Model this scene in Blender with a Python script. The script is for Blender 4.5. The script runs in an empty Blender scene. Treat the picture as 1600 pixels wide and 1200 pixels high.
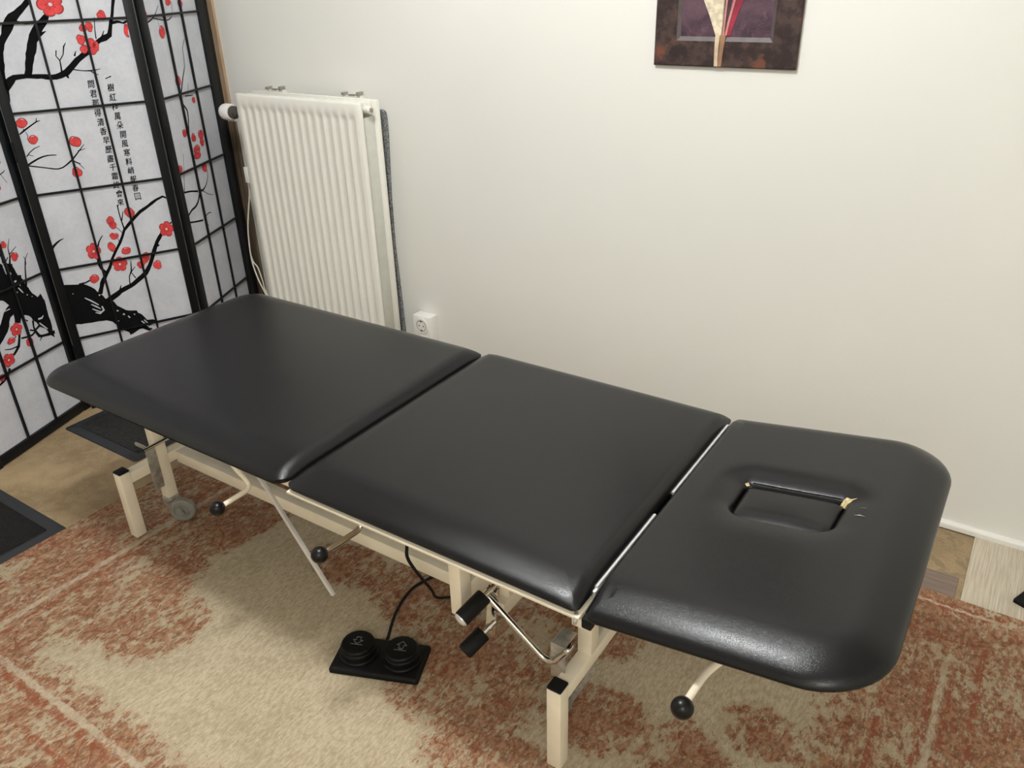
import bpy, bmesh, math, random
from mathutils import Vector, Matrix
random.seed(7)
S = bpy.context.scene
COL = S.collection
PI = math.pi
ART_LEFT={'ink':[[(-1367,6288,27),(-1293,6223,35),(-1277,6074,31),(-1292,5914,35)],[(-776,6552,18),(-933,6292,30),(-953,6051,51),(-1042,5830,79),(-994,5561,120)],[(-1037,6036,32),(-1224,5891,47)],[(-931,6106,32),(-610,6253,18)],[(-471,5595,41),(-427,5772,32),(-256,5929,18)],[(-427,5772,24),(-469,5871,18)],[(-427,5772,41),(-541,5490,49),(-631,5198,61),(-759,4810,102)],[(-1354,4537,243),(-1603,4442,301),(-1835,4255,300),(-2036,4014,340),(-2286,3839,358),(-2568,3705,396)],[(-873,3833,83),(-926,3630,63),(-908,3463,84),(-818,3263,106),(-564,3175,85),(-171,3121,130)],[(-908,3463,71),(-1075,3398,67),(-1288,3423,62),(-1512,3477,62)],[(-949,3503,54),(-1108,3594,50)],[(-893,3502,63),(-693,3576,84)],[(-728,3200,55),(-856,3095,21)],[(-1071,3893,62),(-1150,3971,21)],[(-1467,3792,82),(-1589,3488,92),(-1696,3289,103),(-1848,3178,92),(-1984,3106,82)],[(-1719,3299,49),(-2005,3317,41),(-2233,3399,24)],[(-2278,2772,82),(-2428,2596,81),(-2627,2492,81),(-2801,2445,61),(-2994,2409,60)],[(-1673,3614,41),(-1794,3578,20)],[(-505,8410,31),(-225,8482,31),(-157,8526,19)],[(-336,8642,19),(-195,8804,15)],[(-346,8432,19),(-209,8147,15)],[(-774,5314,101),(-1023,5359,100),(-1281,5367,99)],[(-1276,5888,79),(-980,5725,100)]],'poly':[[(-1580,6255),(-1418,5977),(-1321,5903),(-1297,5583),(-1145,5318),(-959,5187),(-927,5068),(-863,4958),(-688,4849),(-566,4672),(-425,4463),(-255,4532),(-190,4260),(-213,3467),(-243,2940),(-406,3129),(-485,3373),(-708,3537),(-759,3695),(-865,3853),(-962,4028),(-1120,4114),(-1267,4086),(-1382,3934),(-1558,4030),(-1505,4293),(-1414,4387),(-1521,4517),(-1536,4609),(-1707,4826),(-1912,4948),(-2063,5069)],[(-1156,5868),(-1004,5796),(-948,5609),(-876,5393),(-765,5203),(-698,4962),(-582,4700),(-861,4827),(-1074,5100),(-1198,5316),(-1116,5519),(-1185,5732)]],'white':[[(-1027,5018,40),(-948,4881,49),(-900,4798,20)],[(-1119,4923,28),(-1111,4877,28)],[(-1098,5237,60),(-1014,5249,50)],[(-664,3792,52),(-501,3770,63),(-420,3829,30)],[(-661,3655,42),(-511,3453,51),(-410,3341,21)],[(-1782,4514,20),(-1573,4516,30)],[(-943,5095,28),(-911,5040,28)],[(-805,4696,27),(-757,4678,27)],[(-628,4585,27),(-612,4556,27)]],'flowers':[('b',-1309,6432,111,126),('b',-1055,6434,102,109),('b',-799,5979,139,139),('f1',-1589,3822,228,208),('b',-1906,3562,156,103),('b',-1255,3227,130,155),('f0',-2223,3038,242,207),('b',-2653,2618,107,112),('b',-2560,3352,53,92),('b',-2060,4583,65,110),('b',-605,8104,113,106)]}
ART_MIDDLE={'ink':[[(1238,13167,138),(1062,13006,156),(829,12812,208),(600,12636,261),(510,12488,262),(385,12272,193),(244,12056,141),(145,11820,142),(83,11597,161),(28,11337,198),(-53,10988,272),(-82,10703,311),(-143,10363,222)],[(1616,12761,123),(1450,12579,194),(1293,12431,230),(1185,12280,284),(1047,12078,232),(941,11804,234),(798,11459,199),(675,11127,183)],[(1272,12223,107),(1467,12317,18)],[(-20,10806,219),(122,10956,219),(313,11102,164),(520,11121,128),(770,11101,128),(1023,11082,138),(1273,11043,148),(1540,11059,167),(1741,11154,186),(1921,11305,167),(2102,11457,166),(2313,11588,166),(2503,11703,148),(2666,11857,129),(2857,11972,129),(3035,12035,166),(3182,12117,147),(3242,12295,110),(3307,12490,100),(3401,12735,91),(3543,13189,89)],[(1697,11120,111),(1748,10969,37)],[(2063,11587,55),(2133,11727,18)],[(1603,11164,48),(1633,11489,33),(1562,11620,27),(1603,11779,33)],[(1633,11489,28),(1760,11643,26),(1835,11872,40),(1914,11974,15)],[(1934,11212,33),(2188,11156,26),(2402,11140,41),(2702,11174,13)],[(2415,11121,28),(2505,11039,34),(2608,11013,15)],[(3298,12454,91),(3505,12480,73),(3643,12437,46),(3787,12503,37)],[(3505,12480,37),(3657,12419,28),(3815,12465,28)],[(2780,12031,33),(2801,12264,27),(2872,12635,18)],[(2883,12007,37),(2985,12128,37),(3050,12251,18)],[(758,12612,70),(989,12549,53),(1208,12556,53)],[(1518,12644,53),(1612,12744,53)],[(1480,12629,53),(1291,12552,53)],[(11,9489,42),(158,9587,50),(405,9730,38),(548,9809,38),(660,9835,15)],[(548,9809,29),(577,9919,15)],[(156,9644,19),(153,9568,50)],[(182,9546,17),(220,9428,19),(173,9318,17)],[(20,8816,31),(141,8937,27),(290,9035,27),(464,9091,16)],[(87,8866,23),(213,8811,14)],[(-11,8566,55),(313,8720,51),(580,8784,39),(847,8770,24)],[(-16,8547,43),(416,8430,36),(791,8339,40),(1033,8427,44),(1210,8544,48),(1424,8737,40),(1694,9002,16)],[(1462,8812,30),(1697,8862,16)],[(1233,8561,32),(1357,8465,40),(1455,8411,20)],[(1375,8462,24),(1525,8240,16)],[(3847,6951,65),(3655,7025,74),(3432,6950,87),(3127,6779,100),(2848,6627,108),(2605,6447,109),(2377,6244,98),(2221,6094,92),(2114,5891,83),(1987,5691,84),(1811,5455,89),(1625,5175,89),(1481,4908,98),(1334,4709,112),(1191,4532,135),(1076,4303,125),(974,4046,137)],[(2231,6136,48),(2203,6449,39),(2194,6755,34),(2204,6969,43)],[(2217,6425,39),(2328,6733,21)],[(2144,6019,22),(2072,6142,20),(1995,6244,20)],[(1531,6040,22),(1362,5829,44),(1248,5517,66),(1189,5193,66),(1227,4936,80),(1344,4753,90)],[(1122,3731,230),(1408,3902,173),(1645,4038,150),(1982,4153,150),(2297,4345,161),(2543,4505,161),(2748,4768,137),(2922,5082,136),(3070,5376,135),(3258,5662,123),(3452,5877,89)],[(3070,5376,113),(3201,5397,45)],[(1973,4203,37),(2019,4497,37),(2119,4662,50),(2179,5020,23)],[(2114,4640,36),(2273,4793,18)],[(2202,4389,37),(2109,4618,27)],[(1606,4047,69),(1692,4239,23)],[(436,4533,67),(658,4554,54),(811,4612,49)],[(-71,5856,85),(143,6032,64),(254,6098,47),(378,6140,19)],[(1955,5897,18),(1987,5691,22)],[(1782,5415,22),(1689,5275,31)],[(3590,6034,45),(3822,6130,45)]],'poly':[[(-169,4595),(-12,4606),(269,4568),(554,4530),(674,4459),(850,4282),(1004,4086),(1096,3878),(1226,3825),(1327,3732),(1407,3547),(1510,3451),(1647,3323),(1821,3258),(1987,3244),(2007,3142),(2097,3071),(2214,2823),(2419,2773),(2595,2681),(2538,2620),(2295,2605),(2111,2551),(1932,2520),(1581,2385),(1562,2489),(1458,2589),(1329,2670),(1208,2871),(1117,3015),(972,3098),(811,3113),(608,3114),(411,3138),(173,3149),(-39,3177),(-190,3285)],[(1872,2634),(2142,2692),(2347,2442),(2223,2373)]],'white':[[(492,4037,34),(673,3880,50),(850,3699,28)],[(627,3774,27),(744,3676,51),(876,3551,23)],[(627,3609,28),(744,3511,46),(887,3430,23)],[(690,3452,23),(819,3398,70),(961,3484,56),(936,3632,46)],[(936,4054,23),(969,4024,68)],[(1037,4055,46),(1051,4029,46)],[(2040,2815,36),(2157,2663,43),(2270,2486,19)],[(2132,2842,29),(2260,2638,43)],[(1345,3370,47),(1404,3356,47)],[(1516,3209,56),(1570,3172,47)],[(1659,3102,35),(1704,3019,43)],[(1228,3133,31),(1262,3101,31)],[(175,4270,31),(188,4244,31)],[(1855,3129,33),(1890,3096,33)],[(1300,2995,28),(1339,2985,28)]],'flowers':[('f0',1771,13029,353,321),('b',3080,12678,124,140),('b',2483,12352,105,105),('b',2667,12378,97,141),('b',2353,12038,123,141),('b',2626,11914,124,143),('b',2715,11836,98,143),('b',2609,11696,107,108),('b',2375,11766,114,125),('b',3703,12216,92,180),('b',150,9814,151,146),('b',326,9300,136,130),('b',1462,9109,161,172),('b',1284,8171,144,157),('b',2512,6660,155,168),('b',1873,6483,114,146),('b',1914,6323,114,126),('b',1869,5957,134,117),('b',1707,5609,115,161),('f1',1140,5560,216,276),('f0',1821,4976,233,251),('b',2122,5395,156,119),('b',935,4632,142,152),('b',2691,5080,120,155),('b',2467,4824,120,122),('b',2601,4959,120,111),('b',2991,4719,132,157),('f0',3542,5907,234,263),('w',3797,12138,74,145)]}
ART_RIGHT={'ink':[[(-39,12360,47),(354,12449,44),(646,12565,32),(887,12742,24),(1025,12868,16)],[(542,12514,32),(1078,12430,33),(1584,12422,33),(1839,12604,21),(1905,12950,19)],[(787,12426,14),(825,12234,16)],[(2328,11780,22),(2065,11496,30),(2023,11193,32),(1937,10892,43),(1735,10645,52),(1499,10320,65),(1325,10029,73),(1342,9754,65),(1526,9536,79),(1499,9261,66),(1366,8851,53),(1276,8319,53),(1274,7987,54),(1229,7773,45)],[(1985,10365,17),(1782,10010,22)],[(1587,9994,39),(2134,9942,22)],[(1192,9310,20),(1375,9195,22)],[(1147,8889,22),(1331,8878,22)],[(665,8221,13),(487,7711,22),(218,6997,44),(81,6897,66),(-80,6848,66)],[(210,6976,66),(656,6911,58),(1143,6791,68)],[(1336,7682,29),(1209,7393,32),(1226,7093,59),(1270,6852,82),(1425,6744,78),(1777,6846,46),(2058,7131,37),(2083,7429,23)],[(1517,6722,32),(1844,6522,23),(2218,6405,17)],[(1306,6820,82),(1069,6508,82),(799,6346,77),(428,6283,72),(133,6158,67)],[(-42,5978,67),(439,5863,59),(1091,5748,69)],[(1210,5786,37),(1564,5880,37),(1809,5836,24)],[(1191,5624,33),(1432,5458,19)]],'poly':[],'white':[],'flowers':[('b',1685,12938,169,104),('b',2482,12852,156,136),('b',65,12593,171,162),('b',920,12075,183,187),('b',1310,10508,171,176),('b',2117,9794,119,102),('b',1589,8592,158,143),('b',2138,8604,177,166),('b',2122,8337,150,136),('b',1644,8159,227,165),('b',1617,7984,237,145),('b',243,7786,150,129),('b',1942,7460,178,148),('b',1033,8844,130,140)]}
POEM_RIGHT=[(2858,10899),(2860,10671),(2853,10404),(2860,10114),(2859,9782),(2862,9385),(2893,9101),(2877,8779),(2875,8513),(2868,8225),(2866,7954),(2878,7657),(2876,7381),(2883,7143)]
POEM_LEFT=[(2326,10754),(2321,10509),(2316,10261),(2307,9993),(2325,9680),(2334,9404),(2357,9103),(2357,8782),(2343,8479),(2352,8190),(2338,7881),(2324,7568),(2348,7332),(2319,7037)]
def ART_LEFT_SHIFTED(iw):
    """the left panel was measured from its right-hand stile"""
    k = int(iw * 10000); sh = lambda L: [[(p[0] + k,) + tuple(p[1:]) for p in s] for s in L]
    return dict(ink=sh(ART_LEFT['ink']), poly=sh(ART_LEFT['poly']), white=sh(ART_LEFT['white']), flowers=[(f[0], f[1] + k) + tuple(f[2:]) for f in ART_LEFT['flowers']])


# ------------------------------------------------------------------ materials
class NT:
    """small helper round a node tree"""
    def __init__(self, name):
        self.m = bpy.data.materials.new(name); self.m.use_nodes = True
        self.t = self.m.node_tree; self.n = self.t.nodes
        self.b = self.n['Principled BSDF']
    def node(self, kind, **kw):
        nd = self.n.new(kind)
        for k, v in kw.items(): setattr(nd, k, v)
        return nd
    def put(self, sock, v):
        if isinstance(v, bpy.types.NodeSocket): self.t.links.new(v, sock)
        elif isinstance(v, (tuple, list)):
            sock.default_value = tuple(v) + (1,) if len(v) == 3 and len(sock.default_value) == 4 else v
        else: sock.default_value = v
    def math(self, op, a, b=0.0, c=0.0, clamp=False):
        nd = self.node('ShaderNodeMath', operation=op, use_clamp=clamp)
        self.put(nd.inputs[0], a); self.put(nd.inputs[1], b); self.put(nd.inputs[2], c)
        return nd.outputs[0]
    def add(self, *a):
        r = a[0]
        for x in a[1:]: r = self.math('ADD', r, x)
        return r
    def mul(self, *a):
        r = a[0]
        for x in a[1:]: r = self.math('MULTIPLY', r, x)
        return r
    def sub(self, a, b): return self.math('SUBTRACT', a, b)
    def step(self, v, lo, hi):                         # smooth step, works for lo > hi too
        nd = self.node('ShaderNodeMapRange', interpolation_type='SMOOTHSTEP')
        flip = lo > hi
        if flip: lo, hi = hi, lo
        self.put(nd.inputs[0], v); nd.inputs[1].default_value = lo; nd.inputs[2].default_value = hi
        if flip: nd.inputs[3].default_value = 1; nd.inputs[4].default_value = 0
        return nd.outputs[0]
    def coord(self, scale=(1, 1, 1), kind='Object', loc=(0, 0, 0)):
        tc = self.node('ShaderNodeTexCoord'); mp = self.node('ShaderNodeMapping')
        mp.inputs['Scale'].default_value = scale; mp.inputs['Location'].default_value = loc
        self.t.links.new(tc.outputs[kind], mp.inputs[0]); return mp.outputs[0]
    def noise(self, vec, scale=5, detail=3, rough=.5, dist=0):
        nd = self.node('ShaderNodeTexNoise'); self.t.links.new(vec, nd.inputs['Vector'])
        nd.inputs['Scale'].default_value = scale; nd.inputs['Detail'].default_value = detail
        nd.inputs['Roughness'].default_value = rough; nd.inputs['Distortion'].default_value = dist
        return nd.outputs[0]
    def voronoi(self, vec, scale, feature='F1'):
        nd = self.node('ShaderNodeTexVoronoi', feature=feature); self.t.links.new(vec, nd.inputs['Vector'])
        nd.inputs['Scale'].default_value = scale; return nd.outputs['Distance']
    def mix(self, f, a, b):
        nd = self.node('ShaderNodeMix', data_type='RGBA')
        self.put(nd.inputs[0], f); self.put(nd.inputs[6], a); self.put(nd.inputs[7], b)
        return nd.outputs[2]
    def bump(self, h, strength=.2, dist=.01):
        nd = self.node('ShaderNodeBump'); nd.inputs['Strength'].default_value = strength
        nd.inputs['Distance'].default_value = dist; self.put(nd.inputs['Height'], h)
        self.t.links.new(nd.outputs[0], self.b.inputs['Normal'])
    def base(self, c): self.put(self.b.inputs['Base Color'], c)
    def set(self, rough=.5, metal=0, spec=.5):
        self.put(self.b.inputs['Roughness'], rough); self.put(self.b.inputs['Metallic'], metal)
        self.b.inputs['Specular IOR Level'].default_value = spec
        return self.m

def plain(name, col, rough=.5, metal=0, spec=.5, var=.06, nscale=30, bump=0, bscale=200):
    """a plain colour with a little procedural mottling"""
    q = NT(name); v = q.coord(); n = q.noise(v, nscale, 4)
    d = tuple(c * (1 - var) for c in col); l = tuple(min(1, c * (1 + var)) for c in col)
    q.base(q.mix(q.step(n, .35, .65), d, l))
    if bump: q.bump(q.noise(v, bscale, 3), bump, .002)
    return q.set(rough, metal, spec)

M = {}
M['cream'] = plain('cream_paint', (.90, .81, .64), .42, var=.04, nscale=14)
M['chrome'] = plain('chrome', (.62, .60, .56), .14, 1, var=.05)
M['zinc'] = plain('zinc_plate', (.44, .42, .37), .42, .5, var=.2, nscale=60)
M['steel'] = plain('bright_steel', (.82, .83, .83), .3, .55, var=.03)
M['rubber'] = plain('black_rubber', (.006, .006, .006), .6, spec=.25, bump=.25, bscale=700)
M['knob'] = plain('black_knob', (.005, .005, .005), .3, spec=.3)
M['pedal'] = plain('pedal_plastic', (.0035, .0035, .0035), .5, spec=.22)
M['mark'] = plain('grey_mark', (.22, .21, .2), .5)
M['grey_wheel'] = plain('grey_wheel', (.24, .23, .20), .5, var=.12)
M['foam'] = plain('yellowed_foam', (.62, .50, .27), .9, var=.35, nscale=400, bump=.5, bscale=600)
M['scuff'] = plain('worn_vinyl', (.30, .27, .22), .8, var=.3, nscale=300)
M['lacquer'] = plain('black_lacquer', (.0035, .0045, .0060), .42, spec=.3, var=.1)
M['ink'] = plain('black_ink', (.0045, .0050, .0055), .9, spec=.1, var=.1)
M['red'] = plain('red_ink', (.62, .045, .045), .7, var=.16, nscale=45)
M['darkred'] = plain('dark_red_ink', (.25, .015, .018), .7)
M['radiator'] = plain('radiator_enamel', (.82, .80, .73), .32, var=.01)
M['fin'] = plain('radiator_fin', (.62, .62, .56), .45, var=.03)
M['white_plastic'] = plain('white_plastic', (.84, .83, .79), .4, var=.01)
M['contact'] = plain('socket_contact', (.10, .09, .08), .45, .3)
M['brass'] = plain('nickel', (.42, .39, .33), .35, .8)
M['cable_black'] = plain('black_cable', (.007, .007, .007), .6, spec=.25)
M['grey_felt'] = plain('grey_felt', (.19, .195, .20), .95, var=.5, nscale=160, bump=.6, bscale=300)
M['cord_white'] = plain('white_cord', (.80, .74, .64), .5, var=.02)
M['flat_black'] = plain('flat_black', (.006, .006, .006), .8, spec=.2)
M['skirting'] = plain('white_skirting', (.80, .78, .73), .35, var=.01)
M['ceiling'] = plain('ceiling_paint', (.80, .79, .76), .9, var=.01)

def mk_leather():
    q = NT('black_upholstery_vinyl'); v = q.coord()
    w = q.noise(v, 9, 2)
    cell = q.voronoi(q.coord((1, 1.5, 1)), 420, 'DISTANCE_TO_EDGE')
    fold = q.noise(q.coord((1.0, .55, 1)), 330, 3, .55, .3)
    q.base(q.mix(w, (.0045, .0045, .0052), (.0065, .0065, .0073)))
    q.bump(q.add(q.mul(q.step(cell, 0, .14), .6), q.mul(fold, 1.0)), .19, .0005)
    return q.set(.24, 0, .34)
M['leather'] = mk_leather()

def mk_wall():
    q = NT('white_wall_paint'); v = q.coord()
    big = q.noise(v, 1.6, 3); fine = q.noise(v, 150, 4, .6); peel = q.noise(v, 55, 2)
    q.base(q.mix(q.step(big, .3, .7), (.770, .762, .715), (.795, .788, .742)))
    q.bump(q.add(q.mul(fine, .6), peel), .10, .0035)
    return q.set(.58, 0, .3)
M['wall'] = mk_wall()

def mk_paper():
    q = NT('rice_paper'); v = q.coord()
    n = q.noise(v, 12, 5, .6); f = q.noise(v, 90, 3)
    q.base(q.mix(q.step(q.add(q.mul(n, .7), q.mul(f, .3)), .35, .65), (.525, .535, .580), (.60, .61, .655)))
    return q.set(.85, 0, .2)
M['paper'] = mk_paper()

def mk_hardboard():
    q = NT('brown_hardboard'); v = q.coord()
    n = q.noise(v, 5, 5, .6); f = q.noise(v, 220, 4, .7); s = q.noise(v, 26, 5, .65, .5)
    t = q.step(q.add(q.mul(n, .5), q.mul(f, .25), q.mul(s, .25)), .38, .6)
    c = q.mix(t, (.225, .158, .086), (.385, .280, .160))
    # darker dirt on the strip beside the pale vinyl
    dirt = q.mul(q.step(s, .5, .66), q.step(q.node('ShaderNodeSeparateXYZ').outputs[0], 0, 1))
    sep = q.node('ShaderNodeSeparateXYZ'); q.t.links.new(v, sep.inputs[0])
    right = q.mul(q.step(sep.outputs[0], -.6, -.2), q.step(s, .46, .62))
    c = q.mix(q.mul(right, .45), c, (.10, .075, .045))
    q.base(c); q.bump(f, .15, .002)
    return q.set(.62, 0, .3)
M['floor'] = mk_hardboard()

def mk_wood(name, a, b, along='y', rough=.5, fine=150, stretch=6):
    q = NT(name)
    sc = {'x': (fine / stretch / 6, fine, fine), 'y': (fine, fine / stretch / 6, fine), 'z': (fine, fine, fine / stretch / 6)}[along]
    v = q.coord(sc); n = q.noise(v, 1, 5, .6, .3); m = q.noise(q.coord(), 7, 4)
    q.base(q.mix(q.step(q.add(q.mul(n, .75), q.mul(m, .25)), .36, .64), a, b))
    q.bump(n, .12, .002); return q.set(rough, 0, .35)
M['oak'] = mk_wood('pale_oak_vinyl', (.42, .36, .275), (.60, .53, .41), 'y', .45, 320)
M['plank'] = mk_wood('grey_brown_plank', (.165, .118, .092), (.235, .175, .140), 'x', .5, 260)
M['trim'] = mk_wood('bare_wood_edge', (.30, .20, .125), (.50, .37, .25), 'z', .6)

M['old_wood'] = mk_wood('dark_bare_wood', (.055, .038, .026), (.19, .135, .09), 'z', .7)
def mk_mat(name, a, b, stripes):
    q = NT(name); v = q.coord()
    f = q.noise(v, 330, 3, .7); g = q.noise(v, 90, 3)
    if stripes:
        w = q.node('ShaderNodeTexWave', wave_type='BANDS', bands_direction='X')
        q.t.links.new(v, w.inputs[0]); w.inputs['Scale'].default_value = 34; w.inputs['Distortion'].default_value = 1.5
        f = q.add(q.mul(f, .6), q.mul(w.outputs['Fac'], .4))
    q.base(q.mix(q.step(q.add(q.mul(f, .8), q.mul(g, .2)), .38, .68), a, b))
    q.bump(f, .6, .004); return q.set(.95, 0, .15)
M['mat_pile'] = mk_mat('charcoal_pile', (.014, .014, .014), (.052, .051, .048), False)
M['mat_rib'] = mk_mat('black_ribbed_pile', (.006, .006, .006), (.030, .029, .027), True)
M['mat_edge'] = plain('rubber_mat_edge', (.020, .022, .026), .6, bump=.2)

def mk_rug():
    q = NT('distressed_rug_pile')
    v = q.coord(); sep = q.node('ShaderNodeSeparateXYZ'); q.t.links.new(v, sep.inputs[0])
    # the weave wanders, so every border line and patch edge is ragged
    wob = q.node('ShaderNodeTexNoise'); q.t.links.new(v, wob.inputs['Vector']); wob.inputs['Scale'].default_value = 55; wob.inputs['Detail'].default_value = 3
    wb = q.node('ShaderNodeSeparateXYZ'); q.t.links.new(wob.outputs['Color'], wb.inputs[0])
    X = q.add(sep.outputs[0], q.mul(q.sub(wb.outputs[0], .5), .020))
    Y = q.add(sep.outputs[1], q.mul(q.sub(wb.outputs[1], .5), .020))
    streak = q.noise(q.coord((200, 62, 20)), 1, 5, .66, .25)         # weft streaks running across the rug
    blot = q.noise(q.coord((62, 40, 20)), 1, 6, .68, .3)
    coarse = q.noise(q.coord((9, 6.5, 5), loc=(3.1, 1.7, 0)), 1, 4, .62, .4)
    speck = q.noise(q.coord((1, .6, 1)), 230, 4, .75)
    m1 = q.noise(q.coord((17, 17, 5), loc=(1.3, .4, 0)), 1, 1.5, .4, .4); m2 = q.noise(q.coord((29, 29, 5), loc=(4.3, 2.4, 0)), 1, 1.5, .4, .3)
    iso = lambda n, c, w: q.step(q.math('ABSOLUTE', q.sub(n, c)), w, w * .3)
    orn = q.math('MAXIMUM', iso(m1, .47, .030), q.mul(iso(m2, .56, .034), .8))   # curling outlines of worn motifs
    def win(u, a, b, s=.05): return q.mul(q.step(u, a - s, a + s), q.step(u, b + s, b - s))
    def blob(x, y, rx, ry):
        dx = q.math('DIVIDE', q.sub(X, x), rx); dy = q.math('DIVIDE', q.sub(Y, y), ry)
        return q.step(q.math('SQRT', q.add(q.mul(dx, dx), q.mul(dy, dy))), 1.25, .55)
    R = q.math('MAXIMUM', q.step(X, -1.50, -1.72), q.step(X, -.26, -.10))
    R = q.math('MAXIMUM', R, q.step(Y, .60, .46)); R = q.math('MAXIMUM', R, q.step(Y, 1.48, 1.60))
    for b in ((-1.52, .70, .17, .16), (-1.68, .74, .22, .26), (-1.26, 1.10, .17, .10), (-1.02, 1.12, .22, .15), (-.80, .98, .26, .22), (-.60, .80, .22, .13), (-.50, 1.02, .14, .12), (-.33, 1.02, .13, .12), (-.22, 1.16, .10, .09), (-1.66, 1.12, .14, .3), (-.72, 1.22, .25, .14)):
        R = q.math('MAXIMUM', R, blob(*b))
    # worn plain patches inside the rust areas
    val = q.add(q.mul(blot, .46), q.mul(streak, .36), q.mul(coarse, .32))
    thr = q.sub(.815, q.mul(R, .288))
    rust = q.step(q.add(q.sub(val, thr), q.mul(q.sub(speck, .5), .16)), -.03, .045)
    ornf = q.mul(orn, q.step(R, .55, .95), q.step(q.add(q.mul(blot, .5), q.mul(coarse, .5)), .42, .52))
    worn = q.step(q.add(q.mul(streak, .55), q.mul(blot, .45)), .40, .55)
    def line(u, c, w): return q.step(q.math('ABSOLUTE', q.sub(u, c)), w, w * .45)
    dark = q.add(q.mul(line(Y, .428, .010), win(X, -2.0, -.1)), q.mul(line(Y, .372, .008), win(X, -1.50, -1.1)),
                 q.mul(line(Y, 1.742, .006), win(X, -2, .15)), q.mul(line(Y, 1.722, .005), win(X, -2, .15)), q.mul(line(Y, 1.622, .008), win(X, -1.9, .13)),
                 q.mul(line(X, .046, .008), win(Y, .45, 1.53)), q.mul(line(X, .082, .006), win(Y, .45, 1.53)), q.mul(line(X, .128, .008), win(Y, .6, 1.62)), q.mul(line(X, -.030, .008), win(Y, .9, 1.42)),
                 q.mul(line(X, -1.852, .007), win(Y, .4, 1.7)), q.mul(line(X, -1.79, .006), win(Y, .4, 1.7)))
    dark = q.math('MINIMUM', q.mul(dark, worn), 1)
    pale = q.add(q.mul(line(Y, .447, .010), win(X, -2.0, -.1)), q.mul(line(X, .064, .009), win(Y, .45, 1.53)), q.mul(line(Y, 1.732, .006), win(X, -2, .15)), q.mul(line(X, -1.82, .012), win(Y, .4, 1.7)))
    pale = q.math('MINIMUM', q.mul(pale, worn, .8), 1)
    ground = q.mix(q.step(q.add(q.mul(streak, .75), q.mul(coarse, .25)), .36, .66), (.378, .305, .203), (.548, .460, .325))
    rcol = q.mix(q.step(q.noise(q.coord((110, 60, 20)), 1, 4, .65), .34, .66), (.160, .058, .026), (.365, .175, .090))
    c = q.mix(q.mul(rust, .86), ground, rcol)
    c = q.mix(q.mul(ornf, q.step(q.add(q.mul(streak, .6), q.mul(speck, .4)), .40, .53), .75), c, (.20, .055, .026))
    c = q.mix(q.mul(dark, .8), c, (.255, .075, .038))
    c = q.mix(pale, c, (.52, .44, .33))
    c = q.mix(q.mul(q.step(speck, .56, .72), .45), c, (.62, .53, .42))
    c = q.mix(q.mul(q.step(speck, .44, .30), .45), c, (.10, .065, .04))
    q.base(c)
    q.bump(q.add(q.mul(speck, .8), q.mul(streak, .4)), .4, .003)
    return q.set(.95, 0, .12)
M['rug'] = mk_rug()

def mk_frame_paint():
    q = NT('dark_brown_frame'); v = q.coord()
    n = q.noise(v, 16, 5, .65); k = q.noise(v, 34, 4, .6)
    c = q.mix(q.step(k, .4, .62), (.026, .014, .013), (.064, .038, .034))
    q.base(q.mix(q.mul(q.step(n, .57, .68), .75), c, (.18, .062, .030)))
    q.bump(q.noise(v, 300, 3), .3, .002); return q.set(.5, 0, .4)
M['frame_paint'] = mk_frame_paint()
def mk_canvas():
    q = NT('purple_canvas'); v = q.coord()
    n = q.noise(v, 10, 5, .7, .4); k = q.noise(q.coord((1, .5, .5)), 60, 4, .7)
    c = q.mix(q.step(n, .35, .68), (.045, .022, .036), (.120, .066, .088))
    q.base(q.mix(q.mul(q.step(k, .55, .75), .5), c, (.20, .12, .14)))
    q.bump(q.noise(v, 260, 3), .5, .002); return q.set(.55, 0, .35)
M['canvas'] = mk_canvas()
M['bevel'] = plain('grey_bevel', (.085, .066, .066), .5, var=.15)
M['leaf'] = plain('cream_impasto', (.66, .57, .42), .55, var=.2, nscale=70, bump=.7, bscale=120)
M['stem_pale'] = plain('stem_pale', (.62, .47, .33), .55, var=.15)
M['stem_tan'] = plain('stem_tan', (.33, .18, .10), .55, var=.2)
M['pink'] = plain('pink_paint', (.52, .22, .20), .55, var=.15)
M['crimson'] = plain('crimson_paint', (.27, .020, .045), .5, var=.3, nscale=25)

# ------------------------------------------------------------------ objects
def link(o, parent=None, loc=None, rot=None):
    COL.objects.link(o)
    if parent: o.parent = parent
    if loc: o.location = loc
    if rot: o.rotation_euler = rot
    return o
def thing(name, label, cat, loc=(0, 0, 0), group=None):
    o = bpy.data.objects.new(name, None); o.empty_display_size = .05
    link(o, None, loc); o['label'] = label; o['category'] = cat
    if group: o['group'] = group
    return o
def tag(o, label, cat, group=None):
    o['label'] = label; o['category'] = cat
    if group: o['group'] = group
    return o
def obj(name, bm, mats, parent=None, loc=None, rot=None, smooth=None, label=None):
    """link a bmesh as ONE object; smooth = angle in degrees under which edges shade smooth"""
    bm.normal_update()
    me = bpy.data.meshes.new(name)
    if smooth:
        lim = math.radians(smooth)
        for f in bm.faces: f.smooth = True
        for e in bm.edges:
            e.smooth = len(e.link_faces) == 2 and e.calc_face_angle(0) < lim
    bm.to_mesh(me); bm.free()
    for m in (mats if isinstance(mats, (list, tuple)) else [mats]): me.materials.append(m)
    o = bpy.data.objects.new(name, me)
    if label: o['label'] = label
    return link(o, parent, loc, rot)
def struct(name, bm, m, **kw):
    o = obj(name, bm, m, **kw); o['kind'] = 'structure'; return o
BM = bmesh.new
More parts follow.
